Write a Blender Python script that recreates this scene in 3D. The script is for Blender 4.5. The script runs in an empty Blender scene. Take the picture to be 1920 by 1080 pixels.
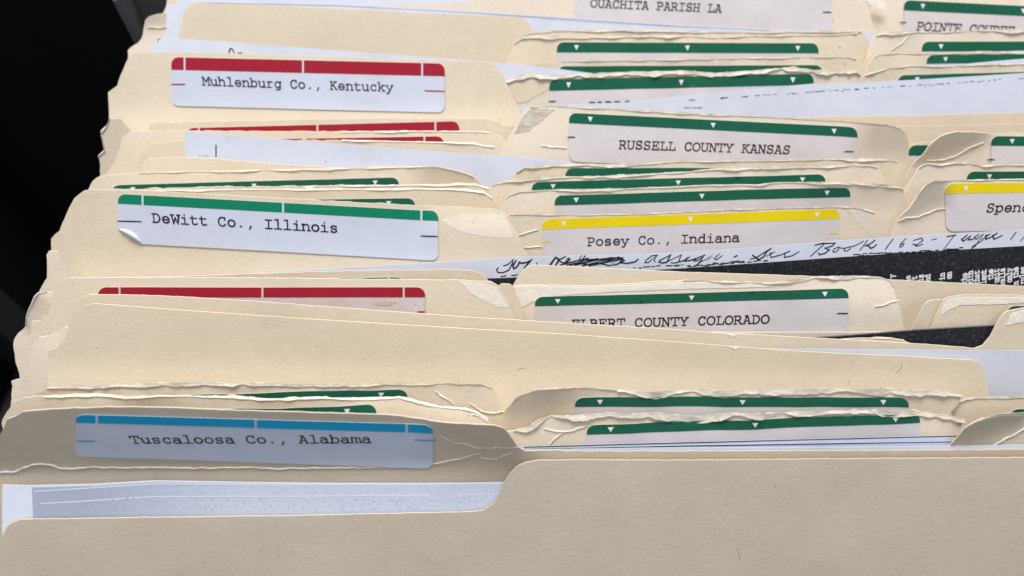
import bpy, math, random
import numpy as np
from mathutils import Vector, noise
from mathutils.geometry import delaunay_2d_cdt

# ------------------------------------------------------------------ camera, light, exposure
SC = bpy.context.scene
COL = SC.collection
CAM = Vector((0.0, 0.0, 0.185))
TILT = math.radians(31.0)
FPX = 1500.0
cd = bpy.data.cameras.new('camera')
cam = bpy.data.objects.new('camera', cd); COL.objects.link(cam)
cam.location = CAM; cam.rotation_euler = (TILT, 0, 0)
cd.sensor_width = 36.0; cd.lens = 36.0 * FPX / 1920.0
cd.clip_start = 0.005; cd.clip_end = 20.0
cd.dof.use_dof = True; cd.dof.focus_distance = 0.208; cd.dof.aperture_fstop = 10.0
SC.camera = cam

W = bpy.data.worlds.new('World'); SC.world = W; W.use_nodes = True
W.node_tree.nodes['Background'].inputs[0].default_value = (0.80, 0.88, 1.0, 1)
W.node_tree.nodes['Background'].inputs[1].default_value = 0.36

def area(name, loc, target, sx, sy, power, col):
    l = bpy.data.lights.new(name, 'AREA'); l.shape = 'RECTANGLE'; l.size = sx; l.size_y = sy
    l.energy = power; l.color = col
    o = bpy.data.objects.new(name, l); COL.objects.link(o); o.location = loc
    d = Vector(target) - Vector(loc)
    o.rotation_euler = d.to_track_quat('-Z', 'Y').to_euler()
    return o
area('ceiling_or_fill_lamp', (-0.12, 0.45, 0.96), (0, 0.14, 0), 0.5, 0.25, 19.5, (1.0, 0.985, 0.96))
area('ceiling_or_fill_lamp', (0.25, -0.75, 1.5), (0, 0.2, 0), 0.8, 0.5, 4.0, (0.97, 0.98, 1.0))  # weak front fill added to brighten the near side, no known fixture
SC.view_settings.view_transform = 'Standard'; SC.view_settings.look = 'None'
SC.view_settings.exposure = 0.0; SC.view_settings.gamma = 1.0
SC.view_settings.use_curve_mapping = False
SC.render.engine = 'CYCLES'
SC.cycles.max_bounces = 8; SC.cycles.diffuse_bounces = 5; SC.cycles.use_denoising = True

# ------------------------------------------------------------------ materials
def mat(name, build):
    m = bpy.data.materials.new(name); m.use_nodes = True
    nt = m.node_tree; b = nt.nodes['Principled BSDF']
    build(nt, b); return m

def nn(nt, t, **kw):
    n = nt.nodes.new(t)
    for k, v in kw.items(): setattr(n, k, v)
    return n

def noisy(nt, scale, detail=3, rough=0.6, vec=None, sx=None):
    tc = nn(nt, 'ShaderNodeTexCoord'); n = nn(nt, 'ShaderNodeTexNoise')
    n.inputs['Scale'].default_value = scale; n.inputs['Detail'].default_value = detail
    n.inputs['Roughness'].default_value = rough
    src = tc.outputs['Object']
    if sx:
        mp = nn(nt, 'ShaderNodeMapping'); mp.inputs['Scale'].default_value = sx
        nt.links.new(src, mp.inputs[0]); src = mp.outputs[0]
    nt.links.new(src, n.inputs['Vector']); return n

def ramp(nt, src, p0, c0, p1, c1):
    r = nn(nt, 'ShaderNodeValToRGB')
    r.color_ramp.elements[0].position = p0; r.color_ramp.elements[0].color = (*c0, 1)
    r.color_ramp.elements[1].position = p1; r.color_ramp.elements[1].color = (*c1, 1)
    nt.links.new(src, r.inputs[0]); return r

def mix(nt, mode, fac, a, b):
    n = nn(nt, 'ShaderNodeMix', data_type='RGBA', blend_type=mode)
    if isinstance(fac, float): n.inputs[0].default_value = fac
    else: nt.links.new(fac, n.inputs[0])
    for s, v in ((6, a), (7, b)):
        if isinstance(v, tuple): n.inputs[s].default_value = (*v, 1)
        else: nt.links.new(v, n.inputs[s])
    return n.outputs[2]

def bump(nt, b, src, strength, dist):
    n = nn(nt, 'ShaderNodeBump'); n.inputs['Strength'].default_value = strength
    n.inputs['Distance'].default_value = dist
    nt.links.new(src, n.inputs['Height']); nt.links.new(n.outputs[0], b.inputs['Normal'])

def card(base, dark):
    def f(nt, b):
        n1 = noisy(nt, 55, 5, 0.65)
        n2 = noisy(nt, 900, 3, 0.6)
        n3 = noisy(nt, 1500, 2, 0.5, sx=(0.35, 1, 1))
        r1 = ramp(nt, n1.outputs[0], 0.32, dark, 0.66, base)
        r2 = ramp(nt, n2.outputs[0], 0.25, (0.94, 0.94, 0.935), 0.7, (1.02, 1.02, 1.02))
        c = mix(nt, 'MULTIPLY', 1.0, r1.outputs[0], r2.outputs[0])
        # grey finger dirt in soft uneven smudges
        n6 = noisy(nt, 34, 6, 0.72); r6 = ramp(nt, n6.outputs[0], 0.54, (0, 0, 0), 0.74, (0.55, 0.55, 0.55))
        c = mix(nt, 'MIX', r6.outputs[0], c, tuple(x * y for x, y in zip(base, (0.80, 0.79, 0.80))))
        # tiny dark fibres and dust specks
        v = nn(nt, 'ShaderNodeTexVoronoi'); v.inputs['Scale'].default_value = 160
        tc = nn(nt, 'ShaderNodeTexCoord'); nt.links.new(tc.outputs['Object'], v.inputs['Vector'])
        n4 = noisy(nt, 90, 1, 0.5)
        g = nn(nt, 'ShaderNodeMath', operation='MULTIPLY_ADD'); nt.links.new(n4.outputs[0], g.inputs[0])
        g.inputs[1].default_value = 0.28; g.inputs[2].default_value = -0.11
        lt = nn(nt, 'ShaderNodeMath', operation='LESS_THAN'); nt.links.new(v.outputs['Distance'], lt.inputs[0]); nt.links.new(g.outputs[0], lt.inputs[1])
        sc = nn(nt, 'ShaderNodeMath', operation='MULTIPLY'); nt.links.new(lt.outputs[0], sc.inputs[0]); sc.inputs[1].default_value = 0.35
        c = mix(nt, 'MIX', sc.outputs[0], c, (0.30, 0.25, 0.18))
        oi = nn(nt, 'ShaderNodeObjectInfo')
        rr = ramp(nt, oi.outputs['Random'], 0.0, (0.93, 0.92, 0.90), 1.0, (1.05, 1.045, 1.05))
        c = mix(nt, 'MULTIPLY', 1.0, c, rr.outputs[0])
        nt.links.new(c, b.inputs['Base Color'])
        b.inputs['Roughness'].default_value = 0.75; b.inputs['Specular IOR Level'].default_value = 0.14
        a = nn(nt, 'ShaderNodeMath', operation='ADD'); nt.links.new(n2.outputs[0], a.inputs[0]); nt.links.new(n3.outputs[0], a.inputs[1])
        bump(nt, b, a.outputs[0], 0.16, 0.0002)
        tl = nn(nt, 'ShaderNodeBsdfTranslucent'); tl.inputs[0].default_value = (0.96, 0.77, 0.48, 1)
        ms = nn(nt, 'ShaderNodeMixShader'); ms.inputs[0].default_value = 0.17
        out = nt.nodes['Material Output']
        nt.links.new(b.outputs[0], ms.inputs[1]); nt.links.new(tl.outputs[0], ms.inputs[2]); nt.links.new(ms.outputs[0], out.inputs['Surface'])
    return f
M = {}
M['card'] = mat('manila_card', card((0.83, 0.742, 0.605), (0.79, 0.703, 0.565)))
M['card_grey'] = mat('dark_manila_card', card((0.69, 0.612, 0.50), (0.64, 0.565, 0.458)))  # same manila a step darker, for the front folder and two edges
M['card_pink'] = mat('pinkish_manila_card', card((0.85, 0.772, 0.66), (0.81, 0.732, 0.62)))

def worn(nt, b):
    n1 = noisy(nt, 260, 5, 0.7); n2 = noisy(nt, 1400, 3, 0.6, sx=(0.3, 1, 1))
    r = ramp(nt, n1.outputs[0], 0.38, (0.43, 0.395, 0.325), 0.68, (0.66, 0.60, 0.505))
    nt.links.new(r.outputs[0], b.inputs['Base Color']); b.inputs['Roughness'].default_value = 0.9
    b.inputs['Specular IOR Level'].default_value = 0.1
    a = nn(nt, 'ShaderNodeMath', operation='ADD'); nt.links.new(n2.outputs[0], a.inputs[0]); nt.links.new(n1.outputs[0], a.inputs[1])
    bump(nt, b, a.outputs[0], 0.6, 0.0004)
M['worn'] = mat('frayed_card_fibre', worn)
def pale(nt, b):
    n1 = noisy(nt, 300, 5, 0.7)
    r = ramp(nt, n1.outputs[0], 0.3, (0.79, 0.725, 0.61), 0.65, (0.85, 0.80, 0.71))
    nt.links.new(r.outputs[0], b.inputs['Base Color']); b.inputs['Roughness'].default_value = 0.9
    b.inputs['Specular IOR Level'].default_value = 0.1
    bump(nt, b, n1.outputs[0], 0.5, 0.0004)
M['pale'] = mat('peeled_card', pale)

def sheet(c0, c1, speck=0.0, sp_scale=700, thr=0.62):
    def f(nt, b):
        n1 = noisy(nt, 120, 4, 0.6)
        r = ramp(nt, n1.outputs[0], 0.3, c0, 0.7, c1)
        n7 = noisy(nt, 40, 5, 0.7); r7 = ramp(nt, n7.outputs[0], 0.5, (1, 1, 1), 0.78, (0.88, 0.87, 0.85))
        c = mix(nt, 'MULTIPLY', 1.0, r.outputs[0], r7.outputs[0])
        if speck:
            n2 = noisy(nt, sp_scale, 2, 0.5); n3 = noisy(nt, 60, 2, 0.5)
            m = nn(nt, 'ShaderNodeMath', operation='MULTIPLY'); nt.links.new(n2.outputs[0], m.inputs[0]); nt.links.new(n3.outputs[0], m.inputs[1])
            r2 = ramp(nt, m.outputs[0], thr * 0.55, (0, 0, 0), thr * 0.6, (speck,) * 3)
            c = mix(nt, 'MIX', r2.outputs[0], c, (0.12, 0.12, 0.15))
        nt.links.new(c, b.inputs['Base Color'])
        b.inputs['Roughness'].default_value = 0.75; b.inputs['Specular IOR Level'].default_value = 0.12
        n4 = noisy(nt, 1500, 2, 0.5); bump(nt, b, n4.outputs[0], 0.12, 0.0002)
    return f
M['paper'] = mat('white_paper', sheet((0.61, 0.64, 0.75), (0.65, 0.68, 0.78)))
M['copy'] = mat('photocopy_paper', sheet((0.77, 0.81, 0.92), (0.81, 0.85, 0.94), 0.5, 1500, 0.74))
def toner(nt, b):
    tc = nn(nt, 'ShaderNodeTexCoord'); sx = nn(nt, 'ShaderNodeSeparateXYZ'); nt.links.new(tc.outputs['Object'], sx.inputs[0])
    mr = nn(nt, 'ShaderNodeMapRange'); nt.links.new(sx.outputs[0], mr.inputs[0])
    mr.inputs[1].default_value = -0.118; mr.inputs[2].default_value = -0.062
    r = ramp(nt, mr.outputs[0], 0.25, (0.47, 0.50, 0.62), 0.9, (0.66, 0.70, 0.83))
    n = noisy(nt, 1700, 2, 0.5); r2 = ramp(nt, n.outputs[0], 0.28, (0.86, 0.86, 0.87), 0.5, (1, 1, 1))
    nt.links.new(mix(nt, 'MULTIPLY', 1.0, r.outputs[0], r2.outputs[0]), b.inputs['Base Color'])
    b.inputs['Roughness'].default_value = 0.75; b.inputs['Specular IOR Level'].default_value = 0.12
M['copy_grey'] = mat('grey_toner', toner)
M['label'] = mat('white_label', sheet((0.565, 0.60, 0.715), (0.60, 0.635, 0.745)))
M['label_old'] = mat('aged_label', sheet((0.62, 0.575, 0.585), (0.67, 0.62, 0.63), 0.10, 1500, 0.72))
M['label_stained'] = mat('stained_label', sheet((0.56, 0.46, 0.44), (0.66, 0.60, 0.61), 0.3, 1700, 0.70))
def black(nt, b):
    n = noisy(nt, 3600, 3, 0.7, sx=(0.6, 1, 1)); n2 = noisy(nt, 1300, 2, 0.6)
    m = nn(nt, 'ShaderNodeMath', operation='MULTIPLY'); nt.links.new(n.outputs[0], m.inputs[0]); nt.links.new(n2.outputs[0], m.inputs[1])
    r = ramp(nt, m.outputs[0], 0.27, (0.013, 0.014, 0.019), 0.46, (0.085, 0.092, 0.115))
    nt.links.new(r.outputs[0], b.inputs['Base Color']); b.inputs['Roughness'].default_value = 0.6
    b.inputs['Specular IOR Level'].default_value = 0.25
M['black'] = mat('black_toner', black)
def ink(c, var=0.75):
    def f(nt, b):
        n = noisy(nt, 1500, 3, 0.6)
        r = ramp(nt, n.outputs[0], 0.3, tuple(x * var for x in c), 0.65, c)
        nt.links.new(r.outputs[0], b.inputs['Base Color']); b.inputs['Roughness'].default_value = 0.36
        b.inputs['Specular IOR Level'].default_value = 0.2
    return f
M['ink'] = mat('black_ink', ink((0.018, 0.018, 0.026)))
M['green'] = mat('green_print', ink((0.013, 0.118, 0.068), 0.87))
M['bright_green'] = mat('bright_green_print', ink((0.006, 0.22, 0.115), 0.88))
M['red'] = mat('red_print', ink((0.36, 0.018, 0.036), 0.88))
M['yellow'] = mat('yellow_print', ink((0.80, 0.61, 0.006), 0.93))
M['blue'] = mat('blue_print', ink((0.006, 0.36, 0.62), 0.92))
M['white_ink'] = mat('white_print', ink((0.78, 0.78, 0.82), 0.95))
M['dark_green_ink'] = mat('dark_green_line', ink((0.015, 0.05, 0.04)))
M['teal_line'] = mat('dark_blue_line', ink((0.02, 0.05, 0.08)))
M['grey_ink'] = mat('pencil_mark', ink((0.25, 0.24, 0.26)))
M['stain'] = mat('brown_stain', ink((0.68, 0.52, 0.40)))
def steel(c, rough, sp=0.4):
    def f(nt, b):
        n = noisy(nt, 30, 4, 0.6)
        r = ramp(nt, n.outputs[0], 0.3, tuple(x * 0.7 for x in c), 0.7, c)
        nt.links.new(r.outputs[0], b.inputs['Base Color']); b.inputs['Roughness'].default_value = rough
        b.inputs['Specular IOR Level'].default_value = sp
    return f
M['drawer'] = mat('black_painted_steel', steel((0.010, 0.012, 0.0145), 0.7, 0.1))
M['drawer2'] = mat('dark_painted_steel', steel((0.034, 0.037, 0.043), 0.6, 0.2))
M['metal'] = mat('grey_steel', steel((0.16, 0.17, 0.18), 0.4))

# ------------------------------------------------------------------ geometry helpers
def ray(px, py):
    dx, dy, dz = (px - 960) / FPX, -(py - 540) / FPX, -1.0
    ca, sa = math.cos(TILT), math.sin(TILT)
    return Vector((dx, dy * ca - dz * sa, dy * sa + dz * ca))

def smooth(x, a, b):
    if a == b: return 1.0 if x >= a else 0.0
    t = min(1, max(0, (x - a) / (b - a))); return t * t * (3 - 2 * t)

def interp(x, xs, ys):
    return float(np.interp(x, xs, ys))

class Surf:
    """A leaning sheet: a plane through the row of files at the depth seen on picture row py, with bends and ruffles along its normal."""
    def __init__(s, py, top=None, bends=(), ruffle=0.0, waves=0.0002, seed=0, lean=None, reach=0.006):
        d = ray(960, py); t = -CAM.z / d.z
        s.O = CAM + t * d
        th = math.radians(lean if lean is not None else 38.0)
        s.th = th
        s.U = Vector((1, 0, 0)); s.V = Vector((0, math.sin(th), math.cos(th))); s.N = Vector((0, -math.cos(th), math.sin(th)))
        s.bends = []; s.ruffle = 0; s.wv = 0; s.seed = seed; s.tu = None; s.reach = reach
        bb = []
        for (p0, p1, ang, f0, f1, soft) in bends:
            a = Vector(s.uv(*p0)); b = Vector(s.uv(*p1)); e = (b - a).normalized(); n = Vector((-e.y, e.x))
            if (n.y < 0) != (soft < 0): n = -n
            soft = abs(soft)
            bb.append((a, e, n, math.tan(math.radians(ang)), f0, f1, (b - a).length, soft))
        if top:
            q = sorted([s.uv(*p) for p in top]); s.tu = [p[0] for p in q]; s.tv = [p[1] for p in q]
        s.bends = bb; s.ruffle = ruffle; s.wv = waves
    def w(s, u, v):
        r = 0.0
        for a, e, n, k, f0, f1, L, soft in s.bends:
            p = Vector((u, v)) - a; d = p.dot(n)
            x = d / soft
            g = soft * (math.log1p(math.exp(x)) if x < 30 else x)
            t = p.dot(e) / L
            r += k * g * smooth(t, -f0, f0) * (1 - smooth(t, 1 - f1, 1 + f1))
        if s.wv:
            r += s.wv * 2 * noise.noise(Vector((u * 22, v * 16, s.seed * 3.7)))
        if s.ruffle and s.tu:
            d = max(0.0, interp(u, s.tu, s.tv) - v)
            r += s.ruffle * math.exp(-d / s.reach) * (noise.noise(Vector((u * 95, s.seed * 1.3, 0))) * 1.6 + 0.2 * noise.noise(Vector((u * 220, s.seed, 4))))
        return r
    def uv(s, px, py):
        d = ray(px, py); dn = d.dot(s.N); w = 0.0
        for _ in range(4 if (s.bends or s.ruffle or s.wv) else 1):
            t = (s.O + w * s.N - CAM).dot(s.N) / dn
            P = CAM + t * d - s.O
            u, v = P.dot(s.U), P.dot(s.V)
            w = s.w(u, v)
        return u, v
    def P(s, u, v, off=0.0):
        return s.O + u * s.U + v * s.V + (s.w(u, v) + off) * s.N
    def floor_v(s):
        return -0.165 / math.cos(s.th)

def inside(pts, poly):
    x, y = pts[:, 0], pts[:, 1]; r = np.zeros(len(pts), bool)
    n = len(poly)
    for i in range(n):
        x1, y1 = poly[i]; x2, y2 = poly[(i + 1) % n]
        if y1 == y2: continue
        c = ((y1 > y) != (y2 > y)) & (x < (x2 - x1) * (y - y1) / (y2 - y1) + x1)
        r ^= c
    return r

def resample(poly, step):
    out = []
    for i in range(len(poly)):
        a = Vector(poly[i]); b = Vector(poly[(i + 1) % len(poly)])
        k = max(1, int((b - a).length / step))
        for j in range(k): out.append(tuple(a.lerp(b, j / k)))
    return out

def link(name, verts, faces, m, parent=None, base=None, thick=0.0, smoothf=True, label=None):
    me = bpy.data.meshes.new(name)
    b = base if base is not None else Vector((0, 0, 0))
    me.from_pydata([tuple(Vector(v) - b) for v in verts], [], faces)
    me.materials.append(m); me.update()
    if smoothf:
        me.polygons.foreach_set('use_smooth', [True] * len(me.polygons))
    o = bpy.data.objects.new(name, me); COL.objects.link(o)
    if parent is not None: o.parent = parent
    else: o.location = b
    if label: o['label'] = label
    if thick:
        s = o.modifiers.new('thickness', 'SOLIDIFY'); s.thickness = thick; s.offset = -1.0; s.use_even_offset = False
        es = o.modifiers.new('crisp_edges', 'EDGE_SPLIT'); es.split_angle = math.radians(50)
    return o

def poly_mesh(surf, poly, off, step=0.0016, coarse_below=None, edge=None):
    """Triangulated sheet filling a polygon in sheet coordinates, following the sheet's bends."""
    edge = edge or step
    pl = resample(poly, edge)
    us = [p[0] for p in poly]; vs = [p[1] for p in poly]
    u0, u1, v0, v1 = min(us), max(us), min(vs), max(vs)
    pts = []
    v = v1 - step * 0.5; row = 0
    while v > v0:
        fine = coarse_below is None or v > coarse_below
        sv = step if fine else step * 12
        su = step if fine else step * 6
        u = u0 + (0.25 + 0.5 * (row % 2)) * su
        while u < u1:
            pts.append((u, v)); u += su
        v -= sv * 0.9; row += 1
    if pts:
        a = np.array(pts); a = a[inside(a, poly)]; pts = [tuple(p) for p in a]
    vv = [Vector(p) for p in pl] + [Vector(p) for p in pts]
    r = delaunay_2d_cdt(vv, [], [list(range(len(pl)))], 1, 1e-7)
    used = sorted({i for f in r[2] for i in f}); mp = {k: i for i, k in enumerate(used)}
    verts = [surf.P(r[0][k].x, r[0][k].y, off) for k in used]
    faces = []
    for f in r[2]:
        a, b, c = (r[0][i] for i in f[:3])
        ff = [mp[i] for i in f]
        if (b - a).cross(c - a) < 0: ff.reverse()
        faces.append(ff)
    return verts, faces

def thing(name, label, cat, loc, group=None):
    o = bpy.data.objects.new(name, None); COL.objects.link(o); o.location = loc
    o.empty_display_size = 0.02
    o['label'] = label; o['category'] = cat
    if group: o['group'] = group
    return o

# ------------------------------------------------------------------ typed lettering (monoline slab strokes, six units per character)
def A(cx, cy, rx, ry, a0, a1, n=10):
    return [(cx + rx * math.cos(math.radians(a0 + (a1 - a0) * i / n)), cy + ry * math.sin(math.radians(a0 + (a1 - a0) * i / n))) for i in range(n + 1)]
G = {
 'A': [[(0.3,0),(1.9,0)],[(4.1,0),(5.7,0)],[(1.0,0),(2.7,5.7),(3.2,5.7),(5.0,0)],[(1.6,1.9),(4.4,1.9)],[(1.5,5.7),(3.2,5.7)]],
 'B': [[(0.5,0),(3.2,0)]+A(3.3,1.5,1.8,1.5,-90,90)+[(1.4,3.0)],[(0.5,5.7),(3.0,5.7)]+A(3.1,4.35,1.5,1.35,90,-90),[(1.4,0),(1.4,5.7)]],
 'C': [A(3.1,2.85,2.3,2.95,40,320,18)+[(5.1,1.2)],[(4.95,5.7),(4.95,4.0)]],
 'D': [[(0.4,0),(2.6,0)]+A(2.6,2.85,2.5,2.85,-90,90,14)+[(0.4,5.7)],[(1.3,0),(1.3,5.7)]],
 'E': [[(0.5,0),(5.2,0),(5.2,1.6)],[(0.5,5.7),(5.0,5.7),(5.0,4.2)],[(1.4,0),(1.4,5.7)],[(1.4,2.9),(3.6,2.9)],[(3.6,2.1),(3.6,3.7)]],
 'H': [[(0.4,0),(2.1,0)],[(3.9,0),(5.6,0)],[(0.4,5.7),(2.1,5.7)],[(3.9,5.7),(5.6,5.7)],[(1.2,0),(1.2,5.7)],[(4.8,0),(4.8,5.7)],[(1.2,2.9),(4.8,2.9)]],
 'I': [[(1.0,0),(5.0,0)],[(1.0,5.7),(5.0,5.7)],[(3,0),(3,5.7)]],
 'K': [[(0.4,0),(2.3,0)],[(0.4,5.7),(2.3,5.7)],[(1.3,0),(1.3,5.7)],[(4.8,5.7),(1.3,2.4)],[(2.4,3.3),(4.0,1.6),(4.8,0),(5.7,0)],[(3.6,5.7),(5.4,5.7)]],
 'L': [[(0.6,0),(5.4,0),(5.4,1.9)],[(0.6,5.7),(3.2,5.7)],[(1.9,0),(1.9,5.7)]],
 'M': [[(0.1,0),(1.8,0)],[(4.2,0),(5.9,0)],[(0.1,5.7),(1.1,5.7),(3,2.2),(4.9,5.7),(5.9,5.7)],[(0.9,0),(0.9,5.7)],[(5.1,0),(5.1,5.7)]],
 'N': [[(0.2,0),(2.0,0)],[(0.2,5.7),(1.2,5.7),(4.7,0),(4.8,0),(4.8,5.7)],[(1.1,0),(1.1,5.7)],[(3.9,5.7),(5.7,5.7)]],
 'O': [A(3,2.85,2.5,2.95,90,450,22)],
 'P': [[(0.5,0),(3.0,0)],[(0.5,5.7),(3.2,5.7)]+A(3.2,4.1,1.9,1.6,90,-90)+[(1.5,2.5)],[(1.5,0),(1.5,5.7)]],
 'R': [[(0.4,0),(2.2,0)],[(0.4,5.7),(3.0,5.7)]+A(3.0,4.2,1.7,1.5,90,-90)+[(1.3,2.7)],[(1.3,0),(1.3,5.7)],[(2.8,2.7),(3.8,2.0),(4.9,0),(5.7,0)]],
 'S': [A(2.9,4.3,1.8,1.5,20,270,12)+A(3.0,1.5,1.9,1.55,90,-160,12),[(4.7,5.7),(4.7,4.3)],[(1.0,0),(1.0,1.5)]],
 'T': [[(1.7,0),(4.3,0)],[(3,0),(3,5.7)],[(0.6,4.1),(0.6,5.7),(5.4,5.7),(5.4,4.1)]],
 'U': [[(0.3,5.7),(2.1,5.7)],[(3.9,5.7),(5.7,5.7)],[(1.1,5.7),(1.1,2.0)]+A(3,1.9,1.9,2.0,180,360,12)+[(4.9,5.7)]],
 'W': [[(0.1,5.7),(1.8,5.7)],[(4.2,5.7),(5.9,5.7)],[(0.8,5.7),(1.6,0),(3,3.8),(4.4,0),(5.2,5.7)]],
 'Y': [[(1.8,0),(4.2,0)],[(3,0),(3,2.5)],[(0.9,5.7),(3,2.5),(5.1,5.7)],[(0.2,5.7),(1.9,5.7)],[(4.1,5.7),(5.8,5.7)]],
 'a': [[(1.0,3.6)]+A(2.8,3.0,1.6,1.25,130,0)+[(4.4,0.0),(5.4,0.0)],[(4.4,2.5),(2.9,2.5)]+A(2.5,1.2,1.75,1.3,90,270)+[(3.4,0.1),(4.4,1.1)]],
 'b': [[(0.3,6.1),(1.2,6.1),(1.2,0),(0.3,0)],A(3.1,2.1,2.0,2.15,160,-160,18)],
 'c': [A(3.1,2.1,2.0,2.15,45,320,16)+[(5.0,1.0)],[(4.7,4.2),(4.7,2.9)]],
 'd': [[(3.7,6.1),(4.7,6.1),(4.7,0),(5.6,0)],A(2.8,2.1,2.0,2.15,20,340,18)],
 'e': [[(1.0,2.1),(5.0,2.1)]+A(3.0,2.1,2.0,2.15,0,320,18)+[(5.0,0.8)]],
 'f': [[(1.1,0),(4.3,0)],[(0.9,4.1),(4.6,4.1)],[(2.3,0),(2.3,4.9)]+A(3.5,4.9,1.2,1.15,180,90,6)+[(4.9,6.0)]],
 'g': [A(2.7,2.1,1.9,2.1,20,340,18),[(5.5,4.1),(4.6,4.1),(4.6,-0.3)]+A(3.2,-0.3,1.4,1.3,0,-90,6)+[(1.5,-1.6)]],
 'h': [[(0.3,0),(2.0,0)],[(3.9,0),(5.6,0)],[(0.3,6.1),(1.2,6.1),(1.2,0)],[(1.2,2.7)]+A(3.0,2.8,1.75,1.45,160,0)+[(4.75,0)]],
 'i': [[(0.9,0),(5.2,0)],[(1.3,4.1),(3.1,4.1),(3.1,0)],[(3.0,5.7),(3.0,6.2)]],
 'k': [[(0.4,0),(1.4,0),(1.4,6.1),(0.4,6.1)],[(4.6,4.1),(1.5,1.7)],[(2.4,2.4),(4.9,0)],[(3.4,4.1),(5.3,4.1)],[(3.9,0),(5.6,0)]],
 'l': [[(0.9,0),(5.2,0)],[(1.3,6.1),(3.1,6.1),(3.1,0)]],
 'm': [[(0.0,0),(1.4,0)],[(0.0,4.1),(0.7,4.1),(0.7,0)],[(0.7,3.0)]+A(1.9,3.1,1.15,1.1,150,0,7)+[(3.05,0),(3.8,0)],[(3.05,3.0)]+A(4.2,3.1,1.1,1.1,150,0,7)+[(5.3,0),(6.0,0)]],
 'n': [[(0.4,0),(2.1,0)],[(4.0,0),(5.7,0)],[(0.4,4.1),(1.3,4.1),(1.3,0)],[(1.3,2.7)]+A(3.1,2.75,1.7,1.45,160,0)+[(4.8,0)]],
 'o': [A(3,2.1,2.15,2.15,90,450,20)],
 'p': [[(0.2,4.1),(1.2,4.1),(1.2,-1.6)],[(0.2,-1.6),(2.5,-1.6)],A(3.2,2.1,2.0,2.15,160,-160,18)],
 'r': [[(0.7,0),(4.2,0)],[(0.9,4.1),(2.1,4.1),(2.1,0)],[(2.1,2.5)]+A(3.9,2.6,1.7,1.5,160,60,7)],
 's': [A(2.9,3.15,1.65,1.05,30,270,10)+A(3.0,1.05,1.75,1.1,90,-150,10),[(4.5,4.15),(4.5,3.2)],[(1.3,0),(1.3,1.0)]],
 't': [[(0.7,4.1),(4.7,4.1)],[(2.0,5.5),(2.0,1.2)]+A(3.3,1.2,1.3,1.25,180,290,8)+[(5.0,0.4)]],
 'u': [[(0.3,4.1),(1.2,4.1),(1.2,1.4)]+A(2.8,1.4,1.6,1.45,180,300,8)+[(4.6,1.4)],[(3.7,4.1),(4.6,4.1),(4.6,0),(5.5,0)]],
 'w': [[(0.1,4.1),(1.7,4.1)],[(4.3,4.1),(5.9,4.1)],[(0.8,4.1),(1.8,0),(3,2.9),(4.2,0),(5.2,4.1)]],
 'y': [[(0.2,4.1),(1.9,4.1)],[(4.1,4.1),(5.8,4.1)],[(0.9,4.1),(3.1,0.1)],[(5.1,4.1),(2.3,-1.6),(0.7,-1.6),(2.6,-1.6)]],
 '.': [[(2.7,0.25),(3.3,0.25)],[(2.7,0.5),(3.3,0.5)]], ',': [[(3.6,0.9),(2.6,-1.2)],[(3.4,0.9),(2.7,-0.8)]],
}

def ribbon(pts, hw, verts, faces, lift):
    """One inked stroke: a mitred ribbon in sheet coordinates."""
    q = [Vector(p) for p in pts]
    q2 = [q[0]]
    for p in q[1:]:
        if (p - q2[-1]).length > 1e-7: q2.append(p)
    if len(q2) < 2: return
    n = len(q2); closed = (q2[0] - q2[-1]).length < 1e-6
    d0 = (q2[1] - q2[0]).normalized(); d1 = (q2[-1] - q2[-2]).normalized()
    if not closed:
        q2[0] = q2[0] - d0 * hw * 0.8; q2[-1] = q2[-1] + d1 * hw * 0.8
    base = len(verts)
    for i in range(n):
        a = (q2[i] - q2[i - 1]).normalized() if i else None
        b = (q2[i + 1] - q2[i]).normalized() if i < n - 1 else None
        if closed and i == 0: a = d1
        if closed and i == n - 1: b = d0
        if a is None: a = b
        if b is None: b = a
        t = (a + b)
        t = t.normalized() if t.length > 0.2 else a
        nrm = Vector((-t.y, t.x)); k = 1.0 / max(0.55, abs(t.dot(a)))
        e = hw * (0.82 if (i in (0, n - 1) and not closed) else 1.0) * k
        verts.append((q2[i] + nrm * e, lift)); verts.append((q2[i] - nrm * e, lift))
    for i in range(n - 1):
        k = base + 2 * i
        faces.append((k, k + 1, k + 3, k + 2))

def strokes(surf, lines, hw, m, off, name, parent, base, jit=0.0, label=None):
    vs, fs = [], []
    for k, ln in enumerate(lines):
        ribbon(ln, hw * (1 + jit * random.uniform(-1, 1)), vs, fs, off + (k % 7) * 2.0e-6)
    return link(name, [surf.P(p.x, p.y, o) for p, o in vs], fs, m, parent, base, smoothf=False, label=label)

def typed(surf, text, p0, p1, m, off, name, parent, base, weight=0.47, width_chars=None, jit=0.07, label=None):
    """Typewriter line: baseline from picture point p0 (left edge of first letter) to p1 (right edge of last letter)."""
    a = Vector(surf.uv(*p0)); b = Vector(surf.uv(*p1)); n = width_chars or len(text)
    e = (b - a).normalized(); adv = (b - a).length / (n - 0.12); s = adv / 6.0; up = Vector((-e.y, e.x))
    rnd = random.Random(text); out = []
    for i, ch in enumerate(text):
        if ch not in G: continue
        jx, jy = rnd.uniform(-1, 1) * jit, rnd.uniform(-1, 1) * jit * 0.8
        for st in G[ch]:
            out.append([tuple(a + e * ((x + jx - 0.35 + 6 * i) * s) + up * ((y + jy) * s)) for x, y in st])
    return strokes(surf, out, weight * s, m, off, name, parent, base, 0.1, label)

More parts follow.
